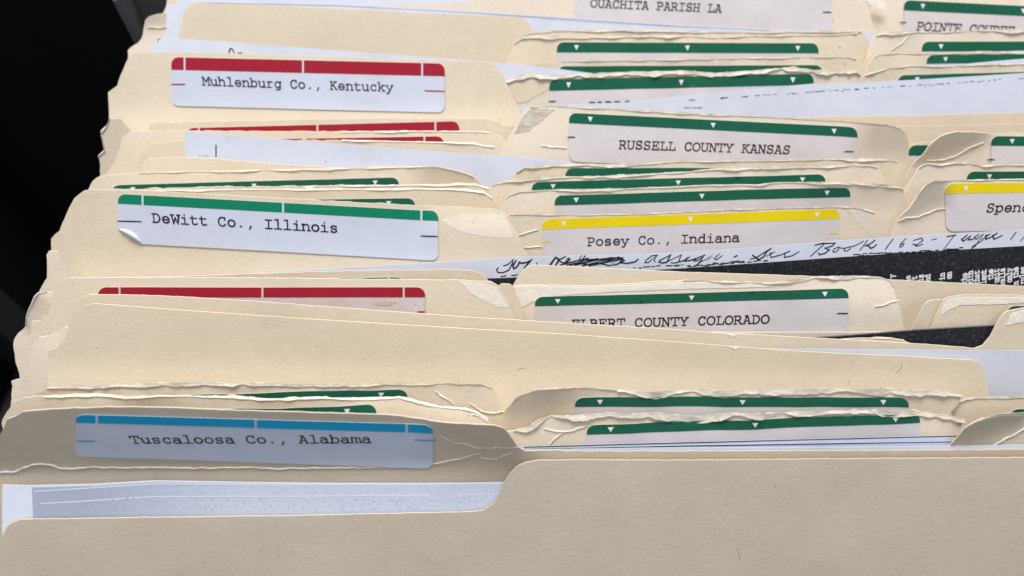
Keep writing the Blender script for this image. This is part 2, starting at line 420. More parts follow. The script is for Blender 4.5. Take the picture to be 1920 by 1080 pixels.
# ------------------------------------------------------------------ one leaf of card
def leaf_poly(surf, line, left=None, right=0.172, drop=0.0085, head=None, tail=None, jag=0.00012, jstep=0.0012, seed=0, bottom=None):
    q = [surf.uv(*p) for p in line]
    pts = []
    for i in range(len(q) - 1):
        a, b = Vector(q[i]), Vector(q[i + 1]); k = max(1, int((b - a).length / jstep))
        nrm = Vector((-(b - a).y, (b - a).x)); nrm = nrm.normalized() if nrm.length else nrm
        for j in range(k):
            p = a.lerp(b, j / k)
            g = jag * 1.8 * (noise.noise(Vector((p.x * 420, p.y * 420, seed * 5.1))) + 0.7 * noise.noise(Vector((p.x * 1300, p.y * 1300, seed))))
            pts.append(tuple(p + nrm * g))
    pts.append(q[-1])
    if tail == 'body': pts += [(q[-1][0] + 0.003, q[-1][1] - drop * 0.8), (q[-1][0] + 0.006, q[-1][1] - drop), (right, q[-1][1] - drop)]
    if head != 'body': pts = [surf.uv(line[0][0], line[0][1] + 90)] + pts
    if head == 'body': pts = [(left if left is not None else -0.12, q[0][1] - drop), (q[0][0] - 0.006, q[0][1] - drop), (q[0][0] - 0.003, q[0][1] - drop * 0.8)] + pts
    vb = surf.floor_v() if bottom is None else bottom
    pts += [(pts[-1][0], vb), (pts[0][0], vb)]
    return pts

LEAF_T = 0.00028
def leaf(surf, parent, base, line, name='back_leaf', m='card', label=None, thick=LEAF_T, **kw):
    poly = leaf_poly(surf, line, **kw)
    vmax = max(p[1] for p in poly)
    vlow = min(surf.uv(*p)[1] for p in line)
    v, f = poly_mesh(surf, poly, 0.0, 0.0015, coarse_below=vlow - 0.020, edge=0.0012)
    return link(name, v, f, M[m], parent, base, thick, label=label)

def fray(surf, parent, base, line, h=0.0014, lift=0.0005, seed=0, m='worn', name='frayed_edge', up=0.0002):
    """Delaminated ply curling forward and down from the worn top edge."""
    q = [Vector(surf.uv(*p)) for p in line]
    pts = []
    for i in range(len(q) - 1):
        k = max(1, int((q[i + 1] - q[i]).length / 0.0005))
        for j in range(k): pts.append(q[i].lerp(q[i + 1], j / k))
    pts.append(q[-1]); n = len(pts); R = 5
    verts, faces = [], []
    for i, p in enumerate(pts):
        e = min(1.0, i / 9.0, (n - 1 - i) / 9.0)
        a = noise.noise(Vector((p.x * 130, seed * 2.1, 1.0))); b = noise.noise(Vector((p.x * 420, seed * 2.1, 7.0))); c = noise.noise(Vector((p.x * 1400, seed, 3.0)))
        gate = 1.0 if h > 0.0015 else 0.22 + 0.78 * smooth(noise.noise(Vector((p.x * 48, seed * 1.7, 21))), -0.22, 0.25)
        hh = gate * 0.60 * h * max(0.10, 0.85 + 1.2 * a + 0.35 * b + 0.16 * c) * (0.25 + 0.75 * e)
        ll = lift * max(0.10, 0.8 + 1.0 * noise.noise(Vector((p.x * 150, seed, 11))) + 0.5 * b)
        ll *= 0.35 + 0.65 * gate
        for r in range(R):
            t = r / (R - 1)
            o = 0.00004 + 0.55 * ll * (t ** 1.4 + 0.1 * c * t)
            vv = p.y + up * (1 - t) + 0.0002 * b * (1 - t) - hh * t
            verts.append(surf.P(p.x, vv, o))
    for i in range(n - 1):
        for r in range(R - 1):
            k = i * R + r
            faces.append((k, k + 1, k + R + 1, k + R))
    return link(name, verts, faces, M[m], parent, base, 0.00012)

def patch(surf, parent, base, pts, off=0.00009, m='pale', name='peeled_patch'):
    poly = [surf.uv(*p) for p in pts]
    # rough outline
    rp = resample(poly, 0.0007)
    rp = [(p[0] + 0.00022 * noise.noise(Vector((p[0] * 700, p[1] * 700, 1))), p[1] + 0.00022 * noise.noise(Vector((p[0] * 700, p[1] * 700, 9)))) for p in rp]
    v, f = poly_mesh(surf, rp, off, 0.0012)
    return link(name, v, f, M[m], parent, base, 0.00008)

def crease(surf, parent, base, pts, wid=0.00026, m='pale', seed=0):
    """A cracked fold: thin raised jagged line of white fibre."""
    q = [Vector(surf.uv(*p)) for p in pts]; line = []
    for i in range(len(q) - 1):
        k = max(1, int((q[i + 1] - q[i]).length / 0.0006))
        for j in range(k): line.append(q[i].lerp(q[i + 1], j / k))
    line.append(q[-1]); n = len(line); vs, fs = [], []
    for i, p in enumerate(line):
        d = (line[min(i + 1, n - 1)] - line[max(i - 1, 0)]).normalized(); nr = Vector((-d.y, d.x))
        p = p + nr * 0.0004 * noise.noise(Vector((p.x * 500, p.y * 500, seed)))
        w = wid * min(1, i / 4, (n - 1 - i) / 4) * max(0.1, 0.8 + 1.3 * noise.noise(Vector((p.x * 600, p.y * 300, 5 + seed)))) + 0.00002
        vs += [surf.P(*(p + nr * w), 0.00003), surf.P(*p, 0.00024), surf.P(*(p - nr * w), 0.00003)]
    for i in range(n - 1):
        k = 3 * i; fs += [(k, k + 1, k + 4, k + 3), (k + 1, k + 2, k + 5, k + 4)]
    fs = [tuple(reversed(f)) for f in fs]
    return link('crease', vs, fs, M[m], parent, base)

# ------------------------------------------------------------------ stickers
def sticker(surf, parent, base, TL, TR, col, style='tri', h=0.0143, bh=0.0027, m='label_old', text=None, marks=(0.075, 0.50, 0.925), arrows=None, ticks=None, tickcol=None, curl=False, breaks=None, weight=0.47, band=True):
    a = Vector(surf.uv(*TL)); b = Vector(surf.uv(*TR)); e = (b - a).normalized(); L = (b - a).length; dL = (Vector(surf.uv(TL[0], TL[1] + 60)) - a).normalized(); dR = (Vector(surf.uv(TR[0], TR[1] + 60)) - b).normalized()
    q = lambda x, y: tuple(a + e * x + (dL.lerp(dR, x / L)) * y)
    R = 0.0021
    def corner(cx, cy, a0, a1, r=R): return [q(cx + r * math.cos(math.radians(t)), cy - r * math.sin(math.radians(t))) for t in np.linspace(a0, a1, 7)]
    out = corner(R, R, 180, 90) + corner(L - R, R, 90, 0) + corner(L - R, h - R, 0, -90)
    if curl: out += [q(0.0065, h), q(0.003, h - 0.0013), q(0.0, h - 0.0040)]
    else: out += corner(R, h - R, -90, -180)
    v, f = poly_mesh(surf, out, 0.00024, 0.0013)
    st = link('label_sticker', v, f, M[m], parent, base, 0.00010)
    lift = 0.00028
    if band:
        xs = [0.0]
        g = 0.00028
        if breaks:
            for t in breaks: xs += [t * L - g, t * L + g]
        xs.append(L)
        vs, fs = [], []
        for i in range(0, len(xs), 2):
            x0, x1 = xs[i], xs[i + 1]
            pl = []
            pl += corner(R, R, 180, 90) if i == 0 else [q(x0, 0)]
            pl += corner(L - R, R, 90, 0) if i + 2 >= len(xs) else [q(x1, 0)]
            pl += [q(x1, bh), q(x0, bh)]
            v, f = poly_mesh(surf, pl, lift, 0.0013)
            k = len(vs); vs += v; fs += [[j + k for j in ff] for ff in f]
        link('colour_band', vs, fs, M[col], st, base)
    if style == 'tri':
        for t in (arrows or marks):
            x = t * L; y0, y1 = bh * 0.28, bh * 0.78; s_ = 0.00075
            vs = [surf.P(*q(x - s_, y0), lift + 3e-5), surf.P(*q(x, y1), lift + 3e-5), surf.P(*q(x + s_, y0), lift + 3e-5)]
            link('arrow_mark', vs, [(0, 1, 2)], M['white_ink'], st, base, smoothf=False)
    for (x0, y0, x1, y1) in (ticks or ()):
        strokes(surf, [[surf.uv(x0, y0), surf.uv((x0 + x1) / 2, (y0 + y1) / 2), surf.uv(x1, y1)]], 0.00021, M[tickcol or 'dark_green_ink'], lift + 1e-5, 'tick_mark', st, base)
    if curl:
        # lifted corner rolled up over the sticker
        vs, fs = [], []
        pa, pb = Vector(q(0.0, h - 0.0040)), Vector(q(0.0065, h)); ee = (pb - pa).normalized(); nr = Vector((-ee.y, ee.x)); LL = (pb - pa).length
        for i in range(13):
            t = i / 12; rr = 0.0010 * math.sin(math.pi * min(1, max(0, t))) ** 0.7 + 0.00002
            for j in range(7):
                an = math.radians(-20 + 35 * j)
                p = pa + ee * (LL * t) + nr * (rr * (1.0 - math.cos(an)) * 0.9)
                vs.append(surf.P(p.x, p.y, 0.00022 + rr * max(0, math.sin(an)) * 0.7 + 0.00003 * j))
        for i in range(12):
            for j in range(6):
                k = i * 7 + j; fs.append((k, k + 7, k + 8, k + 1))
        link('rolled_corner', vs, fs, M['paper'], st, base, 0.00008)
    if text:
        typed(surf, text[0], text[1], text[2], M['ink'], lift + 2e-5, 'lettering', st, base, weight, text[3] if len(text) > 3 else None)
    return st

GROUP = 'manila file folders standing in the drawer'
_seed = [0]
def folder(py, line, label, m='card', bends=(), ruffle=0.0, waves=0.0002, lean=None, part='back_leaf', reach=0.006, **kw):
    _seed[0] += 1; sd = _seed[0]
    s = Surf(py, top=line, bends=bends, ruffle=ruffle, waves=waves, seed=sd, lean=lean, reach=reach)
    base = s.O + s.V * s.floor_v()
    t = thing('file_folder', label, 'file folder', base, GROUP)
    leaf(s, t, base, line, name=part, m=m, seed=sd, **kw)
    return s, t, base, sd

def sheet_obj(py, pts, label, m='paper', thick=0.00010, waves=0.0002, lean=None, name='paper_sheet', bottom=None, ruffle=0.0, group='papers filed between the folders', bends=()):
    _seed[0] += 1
    s = Surf(py, top=pts, waves=waves, seed=_seed[0], lean=lean, ruffle=ruffle, bends=bends)
    base = s.O + s.V * s.floor_v()
    t = thing(name, label, 'paper', base, group)
    q = [s.uv(pts[0][0], pts[0][1] + 110)] + [s.uv(*p) for p in pts]
    vb = s.floor_v() if bottom is None else bottom
    poly = q + [(q[-1][0], vb), (q[0][0], vb)]
    v, f = poly_mesh(s, poly, 0.0, 0.002, coarse_below=min(p[1] for p in q[1:]) - 0.018, edge=0.0015)
    link('sheet', v, f, M[m], t, base, thick)
    return s, t, base

# ------------------------------------------------------------------ the drawer
def box(verts, faces, x0, x1, y0, y1, z0, z1):
    k = len(verts)
    verts += [(x, y, z) for x in (x0, x1) for y in (y0, y1) for z in (z0, z1)]
    faces += [tuple(k + i for i in f) for f in ((0, 1, 3, 2), (4, 6, 7, 5), (0, 4, 5, 1), (2, 3, 7, 6), (0, 2, 6, 4), (1, 5, 7, 3))]
def boxes(name, m, parent, base, *bs):
    v, f = [], []
    for b in bs: box(v, f, *b)
    o = link(name, v, f, M[m], parent, base, smoothf=False)
    bv = o.modifiers.new('bevel', 'BEVEL'); bv.width = 0.0005; bv.segments = 2
    return o
dr = thing('filing_drawer', 'black steel filing drawer seen as the dark space left of the folders', 'drawer', Vector((0, 0.05, -0.172)))
db = Vector((0, 0.05, -0.172))
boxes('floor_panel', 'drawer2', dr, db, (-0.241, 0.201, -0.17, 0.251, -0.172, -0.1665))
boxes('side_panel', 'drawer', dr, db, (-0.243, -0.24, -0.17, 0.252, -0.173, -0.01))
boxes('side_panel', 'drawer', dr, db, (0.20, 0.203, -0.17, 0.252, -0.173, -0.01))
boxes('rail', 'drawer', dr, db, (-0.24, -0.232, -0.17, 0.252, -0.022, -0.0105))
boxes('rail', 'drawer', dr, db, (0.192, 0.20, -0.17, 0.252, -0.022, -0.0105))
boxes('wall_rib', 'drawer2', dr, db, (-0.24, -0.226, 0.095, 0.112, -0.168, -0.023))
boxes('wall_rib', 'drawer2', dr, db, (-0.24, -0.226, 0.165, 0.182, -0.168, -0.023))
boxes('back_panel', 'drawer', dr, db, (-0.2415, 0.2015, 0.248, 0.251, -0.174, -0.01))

# ================================================================== FILES, front to back
# --- Tuscaloosa folder: front leaf, photocopies, back leaf with bent tab
L2 = [(-40,900),(-22,860),(-2,820),(13,787),(43,772),(100,767),(200,763),(267,763),(333,765),(400,768),(500,771),(640,775),(723,777),(773,783),(827,792),(873,794),(927,797),(943,802),(953,813),(970,837),(985,846),(1100,846),(1280,846),(1493,845),(1760,844),(2350,838)]
s, t, b, sd = folder(846, L2, 'front folder with a blue banded typed label, its worn tab bent forward', m='card_grey', waves=0.00012,
    bends=[((-20,884),(990,868),16.5,0.02,0.06,0.0012), ((800,800),(985,850),12,0.2,0.2,0.0016)], jag=0.0001)
sticker(s, t, b, (143,776), (812,797), 'blue', 'lines', h=0.0146, bh=0.0028, m='label', breaks=(0.058,0.50,0.925), ticks=((147,826,178,826),(778,824,815,825)), tickcol='blue', text=('Tuscaloosa Co., Alabama',(248,830),(697,829)))
crease(s, t, b, [(-10,886),(30,884),(60,871),(90,870),(110,877),(145,879),(168,875)], seed=1)
crease(s, t, b, [(168,876),(240,877),(300,876),(360,878),(420,877),(470,876),(520,879),(600,877),(690,876),(770,875),(815,869),(860,860),(900,850)], wid=0.0002, seed=2)
crease(s, t, b, [(826,817),(850,829),(880,835),(900,841),(930,839),(970,838)], wid=0.00022, seed=3)
crease(s, t, b, [(900,858),(925,862),(950,852),(965,846)], seed=4)
Sf = Surf(868, waves=0.00015, seed=91)
L1 = [(-50,1090),(-14,1040),(3,1008),(13,987),(24,979),(40,974),(300,970),(600,966),(880,960),(905,957),(925,945),(935,930),(945,905),(955,888),(968,875),(985,867),(1010,863),(1100,862),(1280,863),(1493,861),(1920,858),(2400,856)]
leaf(Sf, t, b, L1, name='front_leaf', m='card_grey', seed=91, jag=0.00007, right=0.172)
for l in ([(1452,908),(1454,912),(1453,916)],[(1270,952),(1273,955)],[(1339,990),(1341,993)],[(1382,1026),(1386,1042),(1388,1052)],[(245,985),(246,986)],[(520,1040),(523,1041)],[(870,1000),(874,998)],[(1700,930),(1702,931)]): strokes(Sf, [[Sf.uv(*p) for p in l]], 0.00006, M['grey_ink'], 0.00002, 'fibre_mark', t, b)
P1 = [(4,925),(5,909),(60,910),(180,907),(290,901),(460,904),(640,906),(800,906),(953,904),(985,905)]
s, t, b = sheet_obj(857, P1, 'white photocopy with a grey margin and speckles inside the front folder', m='copy', waves=0.0001)
v, f = poly_mesh(s, [s.uv(*p) for p in [(60,914),(180,911),(290,904),(480,907),(760,909),(948,908),(990,1010),(64,1030)]], 0.00003, 0.002)
link('grey_margin', v, f, M['copy_grey'], t, b)
for ln in ([(66,921),(180,914),(290,907),(480,909),(945,907)], [(76,944),(180,938),(290,931),(480,931),(700,929),(938,926)]):
    strokes(s, [[s.uv(*p) for p in ln]], 0.00019, M['copy'], 0.00006, 'margin_line', t, b)
rnd = random.Random(4)
dots = []
for i in range(420):
    x = rnd.choice((rnd.gauss(430,70), rnd.gauss(760,110), rnd.uniform(80,930))); y = rnd.choice((rnd.gauss(917,5), rnd.gauss(938,2.5), rnd.gauss(952,4)))
    if 62 < x < 935 and 908 < y < 965:
        u = Vector(s.uv(x, y)); w_ = rnd.uniform(0.00003, 0.00016) * (1 if y < 930 else 2.2)
        dots.append([tuple(u), tuple(u + Vector((w_, 0)))])
strokes(s, dots, 0.000035, M['grey_ink'], 0.00008, 'toner_speckle', t, b, 0.4)

# --- papers lying in front of the right hand stack
s, t, b = sheet_obj(840, [(955,846),(985,843),(1280,839),(1600,838),(1780,836),(2350,826)], 'plain white paper edge under the two dark ruled sheets', waves=0.0001)
RT3 = [(1740,870),(1777,838),(1795,820),(1808,803),(1830,790),(1853,783),(1873,777),(1920,774),(2300,768)]
s, t, b, sd = folder(835, RT3, 'creased grey-tan folder tab at the right above the front folder', m='card_grey', head='body', bends=[((1780,850),(1930,790),18,0.1,0.1,0.0012)], jag=0.00012)
fray(s, t, b, RT3[3:], h=0.0009, lift=0.0003, seed=sd)
crease(s, t, b, [(1860,836),(1885,823),(1905,812),(1925,800)], wid=0.0003, seed=6)
for k, (py, pts, lb) in enumerate(((830.5, [(960,846),(983,841),(1280,835),(1600,830),(1787,827),(1790,850)], 'lower dark ruled white sheet by the front folder'),
                                   (826.5, [(960,840),(983,837),(1280,829),(1600,821),(1793,816),(1796,840)], 'upper dark ruled white sheet by the front folder'))):
    s, t, b = sheet_obj(py, pts, lb, waves=0.0001)
    strokes(s, [[s.uv(x, y + 1.2) for x, y in pts[1:-1]]], 0.00016, M['teal_line'], 0.00004, 'ruled_line', t, b)

# --- first pair of green labelled folders in the middle
MG1 = [(930,812),(963,806),(987,802),(1000,795),(1017,784),(1033,779),(1073,781),(1140,774),(1190,777),(1233,774),(1280,779),(1310,781),(1377,774),(1433,777),(1563,771),(1640,770),(1713,770),(1747,776),(1780,780),(1808,788),(1800,805),(1780,835)]
s, t, b, sd = folder(815, MG1, 'green labelled folder with thick frayed edge, nearest in the middle stack', head='body', tail='body', ruffle=0.0006, jag=0.0002)
sticker(s, t, b, (1100,796), (1724,773), 'green', h=0.0143, marks=(0.072,0.505,0.925))
fray(s, t, b, MG1[1:-2], h=0.0020, lift=0.0009, seed=sd)
crease(s, t, b, [(1020,803),(1045,809),(1075,807),(1100,797)], seed=7)
crease(s, t, b, [(1030,832),(1045,818),(1060,808)], wid=0.0002, seed=8)
LA = [(2,830),(6,795),(12,773),(23,755),(43,746),(83,743),(160,740),(233,744),(300,742),(383,744),(440,743),(483,748),(533,748),(600,745),(640,747),(690,746),(747,745),(773,750),(823,762),(873,766),(893,772),(913,785),(925,812)]
s, t, b, sd = folder(800, LA, 'ragged folder tab with a sliver of green label right behind the blue labelled one', tail='body', ruffle=0.0007, jag=0.0003, bends=[((640,790),(925,812),-10,0.3,0.1,0.0015)])
fray(s, t, b, LA[5:-1], h=0.0006, lift=0.0004, seed=sd, m='pale')
sticker(s, t, b, (46,773), (706,757), 'green', h=0.0143, marks=(0.06,0.50,0.918))
crease(s, t, b, [(885,778),(905,782),(922,800)], seed=9)
MG2 = [(935,790),(950,765),(960,755),(966,748),(980,740),(1007,731),(1057,728),(1123,728),(1157,731),(1200,735),(1280,733),(1323,732),(1390,733),(1480,732),(1563,730),(1647,729),(1720,732),(1780,736),(1803,741),(1795,760),(1783,772)]
s, t, b, sd = folder(787, MG2, 'second green labelled folder in the middle stack, dark crack under its frayed lip', head='body', tail='body', ruffle=0.0006, jag=0.00015, bends=[((950,790),(1120,750),12,0.1,0.4,0.0015)])
sticker(s, t, b, (1078,745), (1703,745), 'green', h=0.0143, marks=(0.075,0.502,0.925))
fray(s, t, b, MG2[8:-2], h=0.0019, lift=0.0008, seed=sd)
fray(s, t, b, MG2[2:9], h=0.0005, lift=0.0003, seed=sd + 40)
RT4 = [(1778,775),(1793,757),(1810,747),(1830,745),(1907,744),(2300,742)]
s, t, b, sd = folder(779, RT4, 'smooth pale folder tab at the right with a green label corner below it', head='body')
sticker(s, t, b, (1893,766), (2520,760), 'green', h=0.0143)
fray(s, t, b, RT4[1:], h=0.0006, lift=0.0003, seed=sd)
LB = [(52,760),(63,742),(87,727),(140,724),(233,722),(300,719),(390,718),(497,719),(560,722),(640,721),(717,719),(790,721),(830,719),(900,719),(923,728),(932,745),(940,763),(948,790)]
s, t, b, sd = folder(770, LB, 'worn left tab with thin green label in front of the wide blank folder', tail='body', ruffle=0.0006, jag=0.0002)
sticker(s, t, b, (170,745), (764,729), 'green', h=0.0143, marks=(0.075,0.5,0.918))
fray(s, t, b, LB[2:-3], h=0.0011, lift=0.0006, seed=sd)
crease(s, t, b, [(815,733),(835,746),(850,758)], seed=10)
crease(s, t, b, [(880,755),(905,772),(925,775),(945,770)], seed=11)

# --- wide blank folder with a paper inside; its back leaf carries the right tab
BB = [(84,700),(90,653),(108,640),(123,627),(128,612),(130,600),(135,585),(143,570),(153,558),(167,552),(250,553),(333,556),(480,565),(640,577),(853,593),(1067,606),(1280,619),(1357,625),(1440,629),(1513,633),(1640,640),(1760,647),(1827,653),(1843,647),(1857,630),(1867,610),(1877,593),(1885,585),(1893,582),(1920,577),(2000,574),(2300,572)]
s, t, b, sd = folder(634, BB, 'wide blank manila folder with a white sheet in it, a right tab rising behind', waves=0.00012, jag=0.00005)
patch(s, t, b, [(1886,610),(1896,589),(1921,581),(1990,580),(1990,603),(1920,603)])
patch(s, t, b, [(1363,627),(1383,627),(1374,633)])
Sf = Surf(650, waves=0.00015, seed=92, bends=[((60,690),(1860,712),13,0.05,0.1,-0.0022)])
BF = [(90,745),(90,724),(90,690),(90,656),(107,652),(122,635),(133,602),(144,584),(156,574),(174,569),(360,583),(640,602),(853,615),(1067,627),(1280,642),(1380,650),(1520,660),(1700,668),(1820,675),(1832,678),(1840,685),(1847,700),(1855,743),(1862,790)]
leaf(Sf, t, b, BF, name='front_leaf', m='card', seed=92, jag=0.00004, tail='body')
for l in ([(1690,683),(1691,689),(1686,695),(1680,699)],[(970,694),(978,691),(984,690)],[(942,702),(943,703)],[(180,651),(181,652)],[(1240,668),(1241,670)],[(700,660),(702,661)]): strokes(Sf, [[Sf.uv(*p) for p in l]], 0.00007, M['grey_ink'], 0.00002, 'fibre_mark', t, b)
patch(Sf, t, b, [(1366,650),(1388,651),(1378,656)])
s, t, b = sheet_obj(643, [(1300,652),(1447,654),(1640,655),(1920,657),(2300,658)], 'white sheet inside the wide blank folder', waves=0.0001)
MT6 = [(1490,650),(1513,638),(1560,637),(1600,635),(1640,633),(1670,634),(1695,639),(1716,648)]
s, t, b, sd = folder(628, MT6, 'tiny curled folder edge peeking out above the wide blank folder', head='body', tail='body', drop=0.006)
fray(s, t, b, MT6[2:-1], h=0.0006, lift=0.0003, seed=sd, m='card')
BP = [(1440,640),(1520,633),(1600,627),(1713,618),(1867,609),(1960,602),(2300,580)]
s, t, b = sheet_obj(621, BP, 'solid black photocopy triangle between pale folders at the right', m='black', waves=0.0001)
strokes(s, [[s.uv(x, y + 0.6) for x, y in BP[1:]]], 0.00014, M['grey_ink'], 0.00003, 'paper_margin', t, b)
RT6 = [(1742,622),(1749,606),(1757,585),(1764,571),(1772,560),(1784,555),(1803,553),(1850,553),(1920,554),(2300,556)]
s, t, b, sd = folder(612, RT6, 'right folder tab with whitened corner, black photocopy in front of it', head='body', jag=0.0001)
patch(s, t, b, [(1764,592),(1768,575),(1776,563),(1800,557),(1920,557),(1920,568),(1850,571),(1800,572),(1780,580)])
sticker(s, t, b, (1887,573), (2500,573), 'green', h=0.0143)
RT7 = [(1708,622),(1718,600),(1727,584),(1733,573),(1740,566),(1752,562),(1768,561),(1800,561)]
s, t, b, sd = folder(605, RT7, 'narrow strip of a folder tab left of the whitened right tab', head='body', tail='body')

# --- left side staircase and red stained label
LS1 = [(48,770),(50,740),(52,724),(56,676),(61,647),(66,638),(74,632),(89,629),(105,622),(122,613),(132,618)]
s, t, b, sd = folder(640, LS1, 'folder side edge just left of the wide blank folder', tail='body', m='card_pink', ruffle=0.0004, drop=0.012)
LR1 = [(59,760),(59,700),(59,654),(59,603),(74,601),(88,590),(96,576),(98,547),(103,542),(113,528),(127,521),(333,520),(500,521),(640,523),(853,525),(900,527),(920,528),(932,534),(940,540),(948,555),(953,565),(963,593),(975,620)]
s, t, b, sd = folder(600, LR1, 'folder with a stained red banded label and a peeled tab corner', tail='body', jag=0.0001)
sticker(s, t, b, (185,538), (797,538), 'red', 'lines', h=0.0143, bh=0.0028, m='label_stained', breaks=(0.065,0.503,0.935), ticks=((784,584,796,584),), tickcol='red')
patch(s, t, b, [(862,528),(900,530),(930,539),(943,556),(953,578),(935,576),(905,564),(880,547)], off=0.00005)
patch(s, t, b, [(700,565),(725,562),(745,566),(730,572),(708,572)], off=0.00030, m='stain', name='brown_stain')
LT = [(930,540),(940,533),(955,533),(963,538),(973,563),(983,595),(992,625)]
s, t, b, sd = folder(592, LT, 'thin folder tab edge beside the peeled red label corner', head='body', tail='body', drop=0.004)
LS2 = [(20,775),(22,740),(22,716),(37,710),(33,690),(28,673),(26,655),(24,637),(35,624),(48,610),(50,590),(57,573),(65,556),(72,549),(88,547),(103,545)]
s, t, b, sd = folder(582, LS2, 'torn folder side edge jutting furthest left, beside the red label', tail='body', m='card_pink', ruffle=0.0004, jag=0.00022, drop=0.012, bends=[((60,620),(110,560),15,0.2,0.2,0.002)])
fray(s, t, b, LS2[9:-1], h=0.0008, lift=0.0003, seed=sd)

# --- Elbert
ML = [(950,560),(958,541),(965,535),(1007,534),(1107,536),(1187,531),(1280,525),(1373,528),(1447,530),(1533,519),(1613,518),(1653,521),(1668,526),(1676,538),(1678,553),(1687,580),(1693,605),(1706,640)]
s, t, b, sd = folder(570, ML, 'green labelled folder typed ELBERT COUNTY COLORADO in capitals', head='body', tail='body', m='card_pink', ruffle=0.0002, jag=0.00015, bends=[((1500,560),(1700,575),-7,0.2,0.1,0.0015)])
sticker(s, t, b, (1003,556), (1590,540), 'green', h=0.0143, marks=(0.073,0.50,0.925), text=('ELBERT COUNTY COLORADO',(1072,614),(1441,605)), ticks=((1570,587,1588,587),))
patch(s, t, b, [(962,537),(1007,537),(1107,539),(1187,534),(1280,529),(1447,533),(1447,538),(1300,541),(1150,547),(1020,556),(1000,566),(975,577),(968,555)])
fray(s, t, b, ML[6:-4], h=0.0011, lift=0.0006, seed=sd)
crease(s, t, b, [(1640,575),(1665,569),(1685,561)], seed=14)
MG4 = [(950,560),(963,533),(973,517),(980,508),(987,501),(1000,497),(1070,500),(1280,510),(1493,517),(1640,523),(1780,530),(1920,537),(2300,560)]
s, t, b, sd = folder(545, MG4, 'plain blank folder edge just below the handwritten photocopy', head='body', waves=0.0001, jag=0.00004)
strips = [(1690,590),(1697,578),(1720,578),(1760,580),(1800,582)]
LG9 = [(90,600),(100,560),(112,535),(130,523),(200,521),(283,520),(480,513),(640,508),(757,507),(853,505),(887,507),(903,513),(912,523),(930,545)]
s, t, b, sd = folder(535, LG9, 'left folder with only a hairline of green label above the red one', tail='body', waves=0.0001)
sticker(s, t, b, (182,529), (757,519), 'bright_green', 'lines', h=0.0143, breaks=(0.06,0.50,0.952))
LS4 = [(68,600),(74,545),(80,533),(88,521),(88,500),(88,478),(92,471),(110,470)]
s, t, b, sd = folder(528, LS4, 'narrow folder side edge left of the folder with a curling label', tail='body', m='card_pink', drop=0.02)

# --- the handwritten photocopy
HP = [(420,522),(467,513),(560,508),(640,502),(853,490),(940,483),(987,481),(1107,479),(1280,474),(1433,462),(1573,451),(1763,439),(1920,431),(2300,408)]
s, t, b = sheet_obj(512, HP, 'black photocopy with a white handwritten header and sideways white type', waves=0.00012)
edge = [(700,540),(913,522),(971,520),(1100,513),(1280,503),(1493,488),(1707,473),(1920,461),(2300,440)]
v, f = poly_mesh(s, [s.uv(*p) for p in edge] + [s.uv(2300,650), s.uv(700,650)], 0.00003, 0.002)
link('black_copy_area', v, f, M['black'], t, b)
def crop(ox, oy, k, *ls): return [[(ox + x / k, oy + y / k) for x, y in l] for l in ls]
hw = crop(900, 440, 5.647,
  [(250,330),(300,312),(352,262),(345,300),(305,375),(240,402),(190,398),(174,370),(195,348)],
  [(382,272),(348,330),(358,360),(392,338),(420,290),(440,302),(500,292),(552,258),(520,292),(470,350)], [(600,298),(602,316)],
  [(797,235),(735,320)], [(752,312),(778,268),(802,240),(838,262),(800,325)], [(905,230),(832,268),(860,290),(912,300),(952,260),(935,247),(905,290)],
  [(850,320),(1080,262),(900,308),(1150,248),(950,322),(1250,252),(1000,322),(1400,240),(1080,330),(1480,235),(1150,330),(1520,250),(1200,320),(1480,262),(1350,330),(1450,312),(1530,272),(1495,265),(1480,295),(1560,302),(1640,287),(1675,258)],
  [(1060,302),(1112,224)], [(1050,262),(1076,220)], [(920,322),(1020,300),(1180,318),(1240,300),(1360,322)], [(1120,262),(1260,262),(1420,246),(1510,246)])
hw += crop(1180, 430, 5.647,
  [(300,270),(240,278),(180,322),(165,352),(200,350),(292,275),(262,328),(272,346)],
  [(320,330),(437,268),(420,300),(400,345),(350,356),(310,343)], [(400,340),(552,268),(535,302),(520,345),(470,356),(440,350)],
  [(530,342),(592,325),(640,290),(602,308),(590,335),(640,330),(700,308)],
  [(800,270),(730,298),(700,316),(682,335),(722,330),(785,288),(740,350),(700,392),(712,376),(770,330)], [(780,335),(882,270),(820,330),(962,253),(900,310),(922,320),(988,275)],
  [(1112,290),(1140,276)],
  [(1500,200),(1452,238),(1422,290),(1370,320),(1300,270),(1350,302),(1282,312)], [(1340,300),(1482,212)],
  [(1450,282),(1542,238),(1490,252),(1502,296),(1600,270),(1702,228),(1650,250),(1640,296),(1720,280),(1797,235)])
